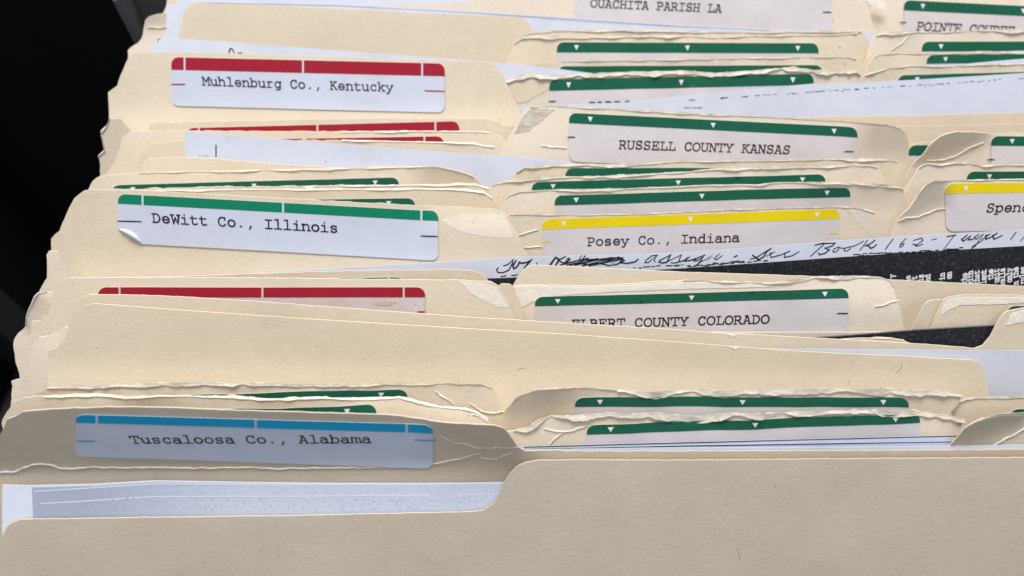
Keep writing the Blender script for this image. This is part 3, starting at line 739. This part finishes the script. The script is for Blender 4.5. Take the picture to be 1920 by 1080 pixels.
hw += crop(1500, 420, 4.571,
  [(210,168),(90,276)], [(130,180),(190,166),(300,163),(272,190),(210,205),(250,220),(215,250),(165,262),(160,248)],
  [(330,196),(292,212),(280,236),(304,240),(334,214),(330,196),(352,206),(386,206),(424,194),(386,206),(376,226),(402,232),(430,212),(428,194),(470,186),(545,146)],
  [(578,138),(515,222)], [(642,138),(606,166),(556,186),(590,186),(604,208),(630,198),(655,176)],
  [(797,128),(730,216)], [(907,123),(862,170),(852,198),(880,187),(892,165),(860,176)], [(970,140),(1042,120),(1052,140),(1000,178),(960,168),(1000,190),(1052,172)],
  [(1130,136),(1170,126)], [(1322,98),(1230,216)], [(1262,106),(1334,94)], [(1230,222),(1362,218)],
  [(1432,94),(1385,130),(1400,146),(1462,100),(1440,135),(1482,130)], [(1532,88),(1490,115),(1510,130),(1572,84),(1500,190),(1470,210),(1480,190),(1562,140)],
  [(1560,132),(1632,84),(1590,100),(1592,130),(1642,110),(1692,74),(1650,96),(1662,130),(1732,98)], [(1852,68),(1805,130)], [(1930,100),(1890,145)])
strokes(s, [[s.uv(*p) for p in l] for l in hw], 0.00018, M['ink'], 0.00005, 'handwriting', t, b, 0.35)
rnd = random.Random(8); dash = []
for (x0, y0, x1, y1, n) in ((938,518,972,514,5),(1188,502,1280,497,12),(1285,500,1320,497,8),(1320,497,1394,490,34),(1400,492,1440,488,6),(1600,478,1755,470,30),(1770,468,1800,467,6)):
    for i in range(n):
        q = (i + rnd.random()) / n; x = x0 + (x1 - x0) * q; y = y0 + (y1 - y0) * q + rnd.gauss(0, 1.0); l = rnd.uniform(2, 9)
        dash.append([s.uv(x, y), s.uv(x + l, y - l * 0.07)])
strokes(s, dash, 0.00013, M['ink'], 0.00005, 'toner_dashes', t, b, 0.5)
vt = []
for x, y, wd in ((1672,514,'y'),(1702,516,'ne'),(1714,517,'t'),(1726,514,'ris'),(1739,514,'nd'),(1766,511,'in'),(1779,509,'on'),(1808,511,'the'),(1819,507,'with'),(1831,506,'that'),(1844,505,'lent'),(1857,504,'the'),(1868,503,'unit'),(1879,502,'wells'),(1892,502,'only'),(1904,500,'in the'),(1917,499,'rules')):
    n = len(wd); adv = 6.6
    a = Vector(s.uv(x + 4.5, y + adv * n)); c = Vector(s.uv(x + 4.5, y)); e = (c - a).normalized(); sc = (c - a).length / n / 6.0; up = Vector((-e.y, e.x)); k = Vector(s.uv(x - 5, y)); hsc = (k - c).length / 6.2
    for i, ch in enumerate(wd):
        for st in G.get(ch, []):
            vt.append([tuple(a + e * ((px + 6 * i) * sc) + up * (q * hsc)) for px, q in st])
strokes(s, vt, 0.00018, M['white_ink'], 0.00006, 'sideways_type', t, b, 0.2)

# --- DeWitt, Posey, Spencer
DW = [(98,600),(97,540),(96,490),(95,447),(103,439),(112,433),(115,424),(117,417),(124,402),(130,390),(135,380),(140,372),(148,364),(157,358),(173,355),(287,358),(460,368),(640,378),(853,387),(925,391),(937,394),(946,399),(953,408),(960,420),(967,432),(980,463),(987,474),(998,490)]
s, t, b, sd = folder(452, DW, 'tall left tab typed DeWitt Co., Illinois, label corner curling up', tail='body', waves=0.00015, jag=0.0001, bends=[((800,420),(990,440),-8,0.15,0.1,0.0014), ((80,490),(990,478),9,0.1,0.1,-0.0018)])
sticker(s, t, b, (222,363), (822,395), 'bright_green', 'lines', h=0.0143, bh=0.0028, m='label', breaks=(0.076,0.513,0.947), ticks=((222,414,265,415),(790,442,820,443)), curl=True, text=('DeWitt Co., Illinois',(287,416),(634,435)), weight=0.50)
typed(s, '  W', (287,416), (338.5,418.8), M['ink'], 0.00031, 'lettering', t.children[-1] if False else [c for c in t.children if c.name.startswith('label_sticker')][0], b, 0.42, jit=0.5)
patch(s, t, b, [(827,412),(860,404),(900,400),(945,404),(953,420),(962,446),(930,446),(875,438),(845,426)], off=0.00004, m='card_pink')
PO = [(930,412),(942,404),(955,402),(1007,403),(1107,403),(1180,402),(1280,398),(1363,393),(1430,391),(1573,388),(1613,390),(1640,398),(1650,406),(1656,418),(1660,437),(1668,462)]
s, t, b, sd = folder(437, PO, 'folder with the yellow banded label typed Posey Co., Indiana', head='body', tail='body', ruffle=0.0002, jag=0.0002)
sticker(s, t, b, (1017,411), (1573,391), 'yellow', h=0.0143, bh=0.0029, marks=(0.073,0.50,0.925), text=('Posey Co., Indiana',(1101,460),(1386,452)), ticks=((1018,453,1031,453),(1555,437,1571,437)), tickcol='yellow')
fray(s, t, b, PO[2:-4], h=0.0006, lift=0.0004, seed=sd)
patch(s, t, b, [(1590,394),(1622,395),(1640,402),(1648,415),(1654,436),(1640,446),(1625,436),(1605,415)], off=0.00004, m='card_pink')
crease(s, t, b, [(982,464),(1000,463),(1017,462)], seed=15)
crease(s, t, b, [(972,442),(985,437),(1010,430)], seed=16)
SP = [(1668,452),(1680,415),(1692,402),(1707,388),(1720,368),(1733,350),(1742,343),(1753,339),(1800,338),(1920,336),(2300,332)]
s, t, b, sd = folder(421, SP, 'right tab with a yellow banded label, a long white crease beside it', head='body', m='card_pink', ruffle=0.0001, bends=[((1690,420),(1790,375),14,0.1,0.2,0.0014)])
sticker(s, t, b, (1772,346), (2330,338), 'yellow', h=0.0143, bh=0.0029, marks=(0.075,0.5,0.925), text=('Spencer',(1848,397),(1961,395)))
fray(s, t, b, SP[4:], h=0.0008, lift=0.0005, seed=sd)
crease(s, t, b, [(1683,414),(1700,409),(1720,407),(1745,397),(1760,391)], seed=17)
crease(s, t, b, [(1760,391),(1785,388),(1800,379),(1808,374)], wid=0.0002, seed=18)

# --- the stack between the two big left tabs
E3 = [(160,420),(175,380),(190,366),(220,360),(300,357),(400,356),(640,355),(780,354),(873,355),(907,360),(923,372),(937,392),(946,412)]
s, t, b, sd = folder(408, E3, 'left folder whose green label sliver sits directly above the curling label', tail='body', jag=0.00015)
sticker(s, t, b, (190,380), (778,371), 'green', h=0.0143, marks=(0.06,0.5,0.917))
fray(s, t, b, E3[3:-2], h=0.0006, lift=0.0003, seed=sd, m='pale')
MG5 = [(925,410),(940,390),(945,380),(949,372),(955,366),(973,360),(1040,356),(1117,355),(1200,353),(1280,350),(1333,347),(1427,347),(1447,343),(1593,342),(1663,347),(1693,354),(1698,367),(1702,387),(1708,410)]
s, t, b, sd = folder(398, MG5, 'green labelled folder directly behind the yellow labelled middle tab', head='body', tail='body', m='card_pink', ruffle=0.0004, jag=0.00015, bends=[((1500,375),(1705,390),8,0.2,0.1,0.0014)])
sticker(s, t, b, (1040,366), (1594,351), 'green', h=0.0143, bh=0.0029, marks=(0.073,0.5,0.922))
fray(s, t, b, MG5[3:-3], h=0.0009, lift=0.0006, seed=sd)
RT9 = [(1700,352),(1710,337),(1717,324),(1723,314),(1730,309),(1740,306),(1765,309),(1790,305),(1820,306),(1843,311),(1880,310),(1920,309),(2300,306)]
s, t, b, sd = folder(384, RT9, 'right tab with a green label just behind the yellow labelled right tab', head='body', m='card_pink', ruffle=0.0004)
sticker(s, t, b, (1812,321), (2370,322), 'green', h=0.0143, bh=0.0029, marks=(0.075,0.5,0.925))
fray(s, t, b, RT9[3:], h=0.0007, lift=0.0005, seed=sd)
E2 = [(165,400),(180,368),(210,355),(400,350),(640,348),(823,347),(860,344),(890,345),(905,350),(917,354),(930,375)]
s, t, b, sd = folder(378, E2, 'bare folder edge between the two thin green left labels', tail='body', ruffle=0.0004, jag=0.0002)
fray(s, t, b, E2[4:-1], h=0.0006, lift=0.0003, seed=sd, m='pale')
MG6 = [(898,365),(915,354),(922,349),(930,345),(953,338),(1007,333),(1120,331),(1200,328),(1280,323),(1340,317),(1413,314),(1500,313),(1570,311),(1630,310),(1645,314),(1657,327),(1664,350)]
s, t, b, sd = folder(368, MG6, 'green labelled folder with curled ragged lip, third behind the yellow one', head='body', tail='body', m='card_pink', ruffle=0.0005, jag=0.0002)
sticker(s, t, b, (997,341), (1547,326), 'green', h=0.0143, marks=(0.073,0.5,0.922))
fray(s, t, b, MG6[2:-2], h=0.0012, lift=0.0007, seed=sd)
D2 = [(155,400),(160,372),(167,355),(173,340),(180,334),(187,330),(260,324),(353,322),(480,319),(640,316),(773,313),(820,313),(850,318),(873,325),(888,331),(897,338),(906,355)]
s, t, b, sd = folder(356, D2, 'left tab with a tilted green label strip below the plain white sheet', tail='body', ruffle=0.0003, jag=0.00015, bends=[((780,345),(900,350),12,0.3,0.1,0.0014)])
sticker(s, t, b, (211,347), (748,332), 'green', h=0.0143, marks=(0.072,0.495,0.918))
fray(s, t, b, D2[6:-2], h=0.0005, lift=0.0004, seed=sd, m='card')
MG7 = [(950,345),(960,331),(968,323),(983,314),(1040,309),(1140,309),(1210,307),(1280,303),(1413,302),(1550,299),(1647,298),(1665,300),(1683,304),(1692,320),(1700,345)]
s, t, b, sd = folder(344, MG7, 'middle folder showing a hairline of green below the typed Kansas label', head='body', tail='body', ruffle=0.0005, jag=0.0002)
sticker(s, t, b, (1060,315), (1598,313), 'green', h=0.0143, style='none')
fray(s, t, b, MG7[2:-2], h=0.0009, lift=0.0006, seed=sd)
C3 = [(255,335),(262,318),(268,305),(276,298),(300,296),(345,295),(400,297),(500,306),(640,315),(760,322)]
s, t, b, sd = folder(338, C3, 'blank folder edge across the bottom of the white sheet with a short bar mark', tail='body')
RT10 = [(1690,345),(1713,306),(1724,296),(1733,287),(1742,274),(1753,263),(1762,256),(1773,251),(1793,247),(1850,249),(1873,250),(1920,249),(2300,248)]
s, t, b, sd = folder(322, RT10, 'grey shaded right tab bent forward with a green label and white crease', head='body', m='card_pink', bends=[((1720,318),(1860,262),20,0.1,0.15,0.0013)], jag=0.0001)
sticker(s, t, b, (1858,255), (2400,262), 'green', h=0.0143, bh=0.0029, marks=(0.073,0.5,0.925), ticks=((1852,299,1863,299),))
crease(s, t, b, [(1735,302),(1765,300),(1790,294),(1815,280),(1835,270)], seed=19)
crease(s, t, b, [(1800,288),(1820,276),(1845,268)], wid=0.0002, seed=20)
WS = [(347,300),(346,246),(480,257),(640,271),(800,283),(960,294),(1060,304),(1120,312)]
s, t, b = sheet_obj(330, WS, 'plain white sheet with a short black bar, left of the Kansas folder', waves=0.0001)
strokes(s, [[s.uv(405,273), s.uv(405,293)]], 0.00022, M['ink'], 0.00004, 'bar_mark', t, b)
strokes(s, [[s.uv(x, y), s.uv(x + 1.5, y + 1.5)] for x, y in ((374,290),(373,296),(383,292),(388,291),(387,297),(610,303))], 0.00014, M['grey_ink'], 0.00004, 'copy_specks', t, b)
B3 = [(252,345),(260,320),(263,303),(267,288),(274,279),(283,272),(295,268),(307,267),(350,263),(500,262),(640,263),(760,266),(817,267),(887,268),(905,273),(927,275),(936,290)]
s, t, b, sd = folder(314, B3, 'folder with rounded blank corner left of the white bar marked sheet', tail='body', ruffle=0.0003, jag=0.0002)
fray(s, t, b, B3[10:-1], h=0.0005, lift=0.0004, seed=sd, m='pale')

# --- Russell and the files round it
RU = [(925,310),(940,277),(947,267),(957,252),(965,238),(973,223),(978,214),(983,207),(993,200),(1040,199),(1107,202),(1200,207),(1280,211),(1347,215),(1433,219),(1547,226),(1630,231),(1660,234),(1677,238),(1690,243),(1700,250),(1704,267),(1703,287),(1710,310),(1716,330)]
s, t, b, sd = folder(305, RU, 'green labelled folder typed RUSSELL COUNTY KANSAS in capitals', head='body', tail='body', m='card_pink', jag=0.0001, bends=[((1590,290),(1712,300),12,0.3,0.1,0.0016), ((950,290),(1075,270),-4,0.2,0.4,0.0016)])
sticker(s, t, b, (1067,211), (1607,239), 'green', h=0.0143, bh=0.0030, marks=(0.073,0.50,0.922), text=('RUSSELL COUNTY KANSAS',(1160,278),(1480,288)), ticks=((1065,257,1077,257),(1584,284,1599,284)))
fray(s, t, b, RU[8:-5], h=0.0008, lift=0.0003, seed=sd)
patch(s, t, b, [(965,250),(978,222),(986,210),(1000,204),(1040,204),(1020,222),(990,245)], m='worn')
crease(s, t, b, [(1015,272),(1030,276),(1062,277)], seed=21)
RT11 = [(1690,300),(1697,280),(1702,270),(1730,266),(1760,264),(1800,262),(2300,258)]
s, t, b, sd = folder(296, RT11, 'folder with a green label corner glimpsed right of the Kansas tab', head='body')
sticker(s, t, b, (1703,272), (2240,268), 'green', h=0.0143, style='none', bh=0.0032)
AX = [(192,350),(197,327),(205,318),(213,307),(222,285),(230,260),(234,254),(240,250),(260,246),(347,245),(500,246),(640,248),(780,246),(900,247),(920,250),(935,254),(950,264),(960,290)]
s, t, b, sd = folder(286, AX, 'blank cornered left folder with the lower thin red label strip', tail='body', jag=0.00015)
sticker(s, t, b, (318,264), (832,255), 'red', 'lines', h=0.0143, breaks=(0.05,0.49,0.93))
fray(s, t, b, AX[11:-3], h=0.0004, lift=0.0004, seed=sd, m='pale')
XB = [(500,246),(900,246),(1200,242),(1500,240),(1630,238),(1683,237),(1800,235),(1920,232),(2300,226)]
s, t, b, sd = folder(279, XB, 'lower plain folder edge under the long white paper at the right', left=-0.12)
R1 = [(270,300),(276,250),(282,231),(300,229),(480,226),(640,223),(740,222),(850,222),(900,222),(923,225),(935,228),(943,234),(952,248),(962,270)]
s, t, b, sd = folder(270, R1, 'left folder with the upper red label strip below the Kentucky label', tail='body', waves=0.0001)
sticker(s, t, b, (351,240), (861,227), 'red', 'lines', h=0.0143, bh=0.0028, breaks=(0.044,0.48,0.913))
XA = [(400,240),(900,236),(1200,232),(1400,226),(1547,219),(1700,217),(1920,211),(2300,204)]
s, t, b, sd = folder(258, XA, 'upper plain folder edge directly under the long white paper', left=-0.12)
LS5 = [(184,350),(188,328),(186,310),(184,293),(196,281),(192,262),(189,246),(200,236),(206,222),(225,222)]
s, t, b, sd = folder(262, LS5, 'small torn folder corner low on the left of the Kentucky folder', tail='body', m='card_grey', ruffle=0.0005, jag=0.0003, drop=0.006, right=0.0)
fray(s, t, b, LS5[3:-1], h=0.0009, lift=0.0005, seed=sd)

# --- Muhlenburg
MU = [(208,330),(207,277),(204,220),(203,173),(212,166),(220,160),(225,146),(230,132),(235,119),(240,110),(247,104),(257,100),(268,98),(280,97),(400,99),(500,102),(640,107),(773,112),(880,116),(915,117),(926,120),(933,126),(941,137),(947,148),(957,177),(973,207),(984,228)]
s, t, b, sd = folder(232, MU, 'left folder with the red banded label typed Muhlenburg Co., Kentucky', tail='body', waves=0.00015, jag=0.0001, bends=[((190,208),(990,206),9,0.1,0.1,-0.0016)])
sticker(s, t, b, (322,107), (834,119), 'red', 'lines', h=0.0145, bh=0.0037, m='label', breaks=(0.048,0.481,0.917), ticks=((323,158,347,158),(797,170,833,171)), tickcol='red', text=('Muhlenburg Co., Kentucky',(381,159),(737,171)))
# --- the long white paper at the right
WP = [(940,205),(990,198),(1173,192),(1280,179),(1400,168),(1523,157),(1610,155),(1707,150),(1920,137),(2300,114)]
s, t, b = sheet_obj(220, WP, 'long plain white paper slanting across the right above the Kansas label', waves=0.00012)
rnd = random.Random(12); dash = []
for i in range(110):
    q = rnd.random(); x = 1287 + 633 * q; y = 188 - 41 * q + rnd.gauss(0, 0.7)
    if rnd.random() < 0.75 and not (0.18 < q < 0.2):
        l = rnd.uniform(1, 7); dash.append([s.uv(x, y), s.uv(x + l, y - 0.06 * l)])
for i in range(12): x = 1282 + i * 2.8; dash.append([s.uv(x, 202 + rnd.gauss(0, .4)), s.uv(x + 3, 202)])
strokes(s, dash, 0.00009, M['ink'], 0.00004, 'cut_off_type', t, b, 0.6)
CA = [(925,185),(940,160),(947,153),(955,152),(963,147),(975,141),(990,137),(1023,143),(1066,141),(1140,137),(1280,133),(1340,138),(1413,133),(1487,127),(1530,132),(1607,133),(1614,143),(1609,155),(1612,180)]
s, t, b, sd = folder(210, CA, 'green labelled folder typed CADDO, half hidden by the long white paper', head='body', tail='body', ruffle=0.0007, jag=0.0003, m='card_pink')
sticker(s, t, b, (1030,149), (1525,138), 'green', h=0.0145, bh=0.0034, marks=(0.073,0.50,0.922), text=('CADDO P',(1101,208),(1352,203),15), ticks=((1030,190,1041,190),))
fray(s, t, b, CA[2:-2], h=0.0017, lift=0.0010, seed=sd)
patch(s, t, b, [(952,155),(985,145),(1020,148),(1032,160),(1022,172),(1005,180),(985,192),(970,193),(962,175)], m='card')
RC = [(1600,175),(1613,147),(1622,141),(1630,138),(1663,128),(1707,123),(1780,125),(1850,121),(1920,120),(2300,116)]
s, t, b, sd = folder(196, RC, 'right tab whose green label dips behind the long white paper', head='body', ruffle=0.0006, jag=0.0002)
sticker(s, t, b, (1683,141), (2180,128), 'green', h=0.0143, marks=(0.073,0.5,0.925))
fray(s, t, b, RC[2:], h=0.0010, lift=0.0007, seed=sd)
s, t, b = sheet_obj(203, [(296,120),(302,70),(480,83),(640,95),(800,107),(953,119),(1053,130),(1140,141)], 'white sheet with a cut off letter behind the Kentucky folder', waves=0.0001)
strokes(s, [[s.uv(*p) for p in [(429.5,100),(430,95),(432,91.5),(434,91),(436,93),(439,99)]], [s.uv(446,99.5), s.uv(453,99.5)], [s.uv(447,101), s.uv(452,101)]], 0.0002, M['ink'], 0.00004, 'cut_off_letter', t, b)
s, t, b = sheet_obj(198, [(262,112),(281,89),(290,80),(302,79),(330,80)], 'tiny white paper corner left of the sheet with a cut off letter', waves=0.0)
strokes(s, [[s.uv(296.5,78), s.uv(296.5,73.5), s.uv(301,73)]], 0.00012, M['ink'], 0.00004, 'corner_mark', t, b)
s, t, b = sheet_obj(189, [(1700,135),(1797,121),(1860,115),(1920,110),(2300,90)], 'short white paper wedge slanting between green labels at the right', waves=0.0001)
M9 = [(935,140),(950,123),(1000,119),(1053,116),(1110,114),(1280,112),(1400,109),(1560,107),(1590,108),(1605,112),(1617,121),(1625,135)]
s, t, b, sd = folder(182, M9, 'middle folder with a hairline of green label right above the CADDO folder', head='body', tail='body', ruffle=0.0005, jag=0.00015)
sticker(s, t, b, (1046,124), (1541,122), 'green', h=0.0143, style='none')
fray(s, t, b, M9[3:-2], h=0.0008, lift=0.0005, seed=sd)
RB = [(1615,150),(1627,128),(1633,114),(1639,108),(1647,103),(1680,100),(1760,101),(1840,97),(1920,97),(2300,95)]
s, t, b, sd = folder(174, RB, 'right tab with a green label, middle one of three close together', head='body', ruffle=0.0005, jag=0.0002)
sticker(s, t, b, (1737,103), (2230,99), 'green', h=0.0143, marks=(0.073,0.5,0.925))
fray(s, t, b, RB[3:], h=0.0006, lift=0.0005, seed=sd)
RA = [(1612,135),(1622,110),(1627,92),(1632,80),(1637,72),(1643,67),(1650,64),(1680,60),(1760,61),(1840,57),(1920,56),(2300,52)]
s, t, b, sd = folder(160, RA, 'right tab with a green label, rearmost of three close together', head='body', ruffle=0.0005, jag=0.0002, m='card_pink')
sticker(s, t, b, (1728,78), (2215,77), 'green', h=0.0143, bh=0.0030, marks=(0.073,0.5,0.925))
fray(s, t, b, RA[5:], h=0.0013, lift=0.0006, seed=sd)
crease(s, t, b, [(1672,95),(1690,80),(1706,66)], wid=0.0002, seed=23)
M10 = [(940,140),(953,113),(956,100),(960,90),(965,83),(970,77),(980,70),(1010,68),(1070,70),(1140,70),(1207,67),(1280,68),(1340,71),(1400,68),(1480,67),(1560,66),(1607,62),(1618,68),(1624,80),(1630,110)]
s, t, b, sd = folder(150, M10, 'green labelled folder second from the top in the middle, frayed edge', head='body', tail='body', ruffle=0.0006, jag=0.0002)
sticker(s, t, b, (1044,79), (1534,81), 'green', h=0.0143, bh=0.0031, marks=(0.075,0.499,0.922))
fray(s, t, b, M10[4:-3], h=0.0008, lift=0.0006, seed=sd)
MB = [(955,100),(965,82),(975,70),(990,63),(1040,58),(1120,57),(1207,57),(1280,59),(1413,61),(1540,59),(1600,57),(1616,60),(1624,70),(1630,90)]
s, t, b, sd = folder(143, MB, 'rough folder edge just above the second green label from the top', head='body', tail='body', ruffle=0.0005, jag=0.0002)
fray(s, t, b, MB[2:-2], h=0.0008, lift=0.0005, seed=sd)
BL = [(322,140),(330,90),(336,62),(340,42),(343,27),(348,18),(353,12),(361,7),(370,5),(480,9),(640,17),(800,25),(950,31),(973,32),(983,35),(990,41),(995,50),(999,62),(1006,90)]
s, t, b, sd = folder(132, BL, 'large blank left folder tab near the top of the picture', tail='body', waves=0.0001, jag=0.00005)
s, t, b = sheet_obj(123, [(335,60),(340,-2),(373,1),(640,7),(900,21),(1100,35),(1280,46),(1450,54),(1640,62)], 'white sheet fanning out behind the large blank left tab', waves=0.0001)
strokes(s, [[s.uv(x, y + 4) for x, y in [(375,1),(640,7),(900,21),(1280,46),(1440,53)]]], 0.00008, M['grey_ink'], 0.00004, 'fold_line', t, b)
s, t, b = sheet_obj(119, [(312,80),(312,25),(312,9),(342,9),(360,9)], 'narrow bluish white paper strip left of the large blank tab', waves=0.0001)
s, t, b, sd = folder(112, [(240,140),(240,106),(240,94),(252,84),(258,80),(264,72),(267,66),(270,50),(272,38),(277,32),(283,30),(296,27),(312,24),(400,22)], 'curled folder corner standing highest on the far left', tail='body', m='card_pink', bends=[((245,60),(330,48),14,0.1,0.3,0.001)], right=0.0, drop=0.004)
crease(s, t, b, [(276,51),(295,52),(312,51)], wid=0.0002, seed=25)
OU = [(640,10),(760,8),(830,6),(880,3),(960,-25),(985,-40),(1040,-50),(1300,-44),(1560,-32),(1610,-28),(1622,-10),(1632,30),(1640,60)]
s, t, b, sd = folder(100, OU, 'blurry topmost middle folder typed OUACHITA PARISH LA in capitals', head='body', tail='body', left=-0.08, jag=0.0002, m='card_pink')
sticker(s, t, b, (1078,-38), (1560,-22), 'green', h=0.0143, bh=0.0030, text=('OUACHITA PARISH LA',(1107,13),(1352,23)), ticks=((1543,23,1557,23),))
patch(s, t, b, [(1622,2),(1640,-4),(1660,6),(1662,17),(1648,15)])
PC = [(1610,90),(1622,50),(1632,20),(1645,-10),(1660,-30),(1700,-38),(1920,-30),(2300,-10)]
s, t, b, sd = folder(90, PC, 'topmost right folder with a green label typed POINTE COUPEE', head='body', m='card_pink', jag=0.0002, left=0.0)
sticker(s, t, b, (1694,0), (2180,24), 'green', h=0.0145, bh=0.0032, marks=(0.073,0.46,0.925), text=('POINTE COUPEE',(1717,56),(2040,72),23), ticks=((1688,42,1698,42),))
s, t, b = sheet_obj(80, [(330,40),(335,-30),(500,-20),(640,-14),(800,-8),(905,-2),(912,8)], 'rear white sheet cut off at the top edge of the picture', waves=0.0001)
s, t, b, sd = folder(70, [(300,40),(311,12),(313,-10),(316,-40),(340,-60),(900,-60),(980,-50)], 'rearmost left folder, a tan sliver at the top edge', tail='body', left=-0.12, right=0.0)
s, t, b, sd = folder(58, [(800,10),(850,-20),(880,-60),(1000,-70),(2300,-70)], 'rearmost folder filling the gap at the top edge', head='body', m='card')
# steel follower plate behind the last folder
fp = thing('follower_plate', 'grey steel follower plate edge glimpsed at the top left behind the folders', 'plate', Vector((0, 0.24, -0.166)))
boxes('plate', 'metal', fp, Vector((0, 0.24, -0.166)), (-0.141, 0.15, 0.243, 0.246, -0.167, -0.004))
boxes('flange', 'metal', fp, Vector((0, 0.24, -0.166)), (-0.141, -0.139, 0.232, 0.2435, -0.167, -0.004))
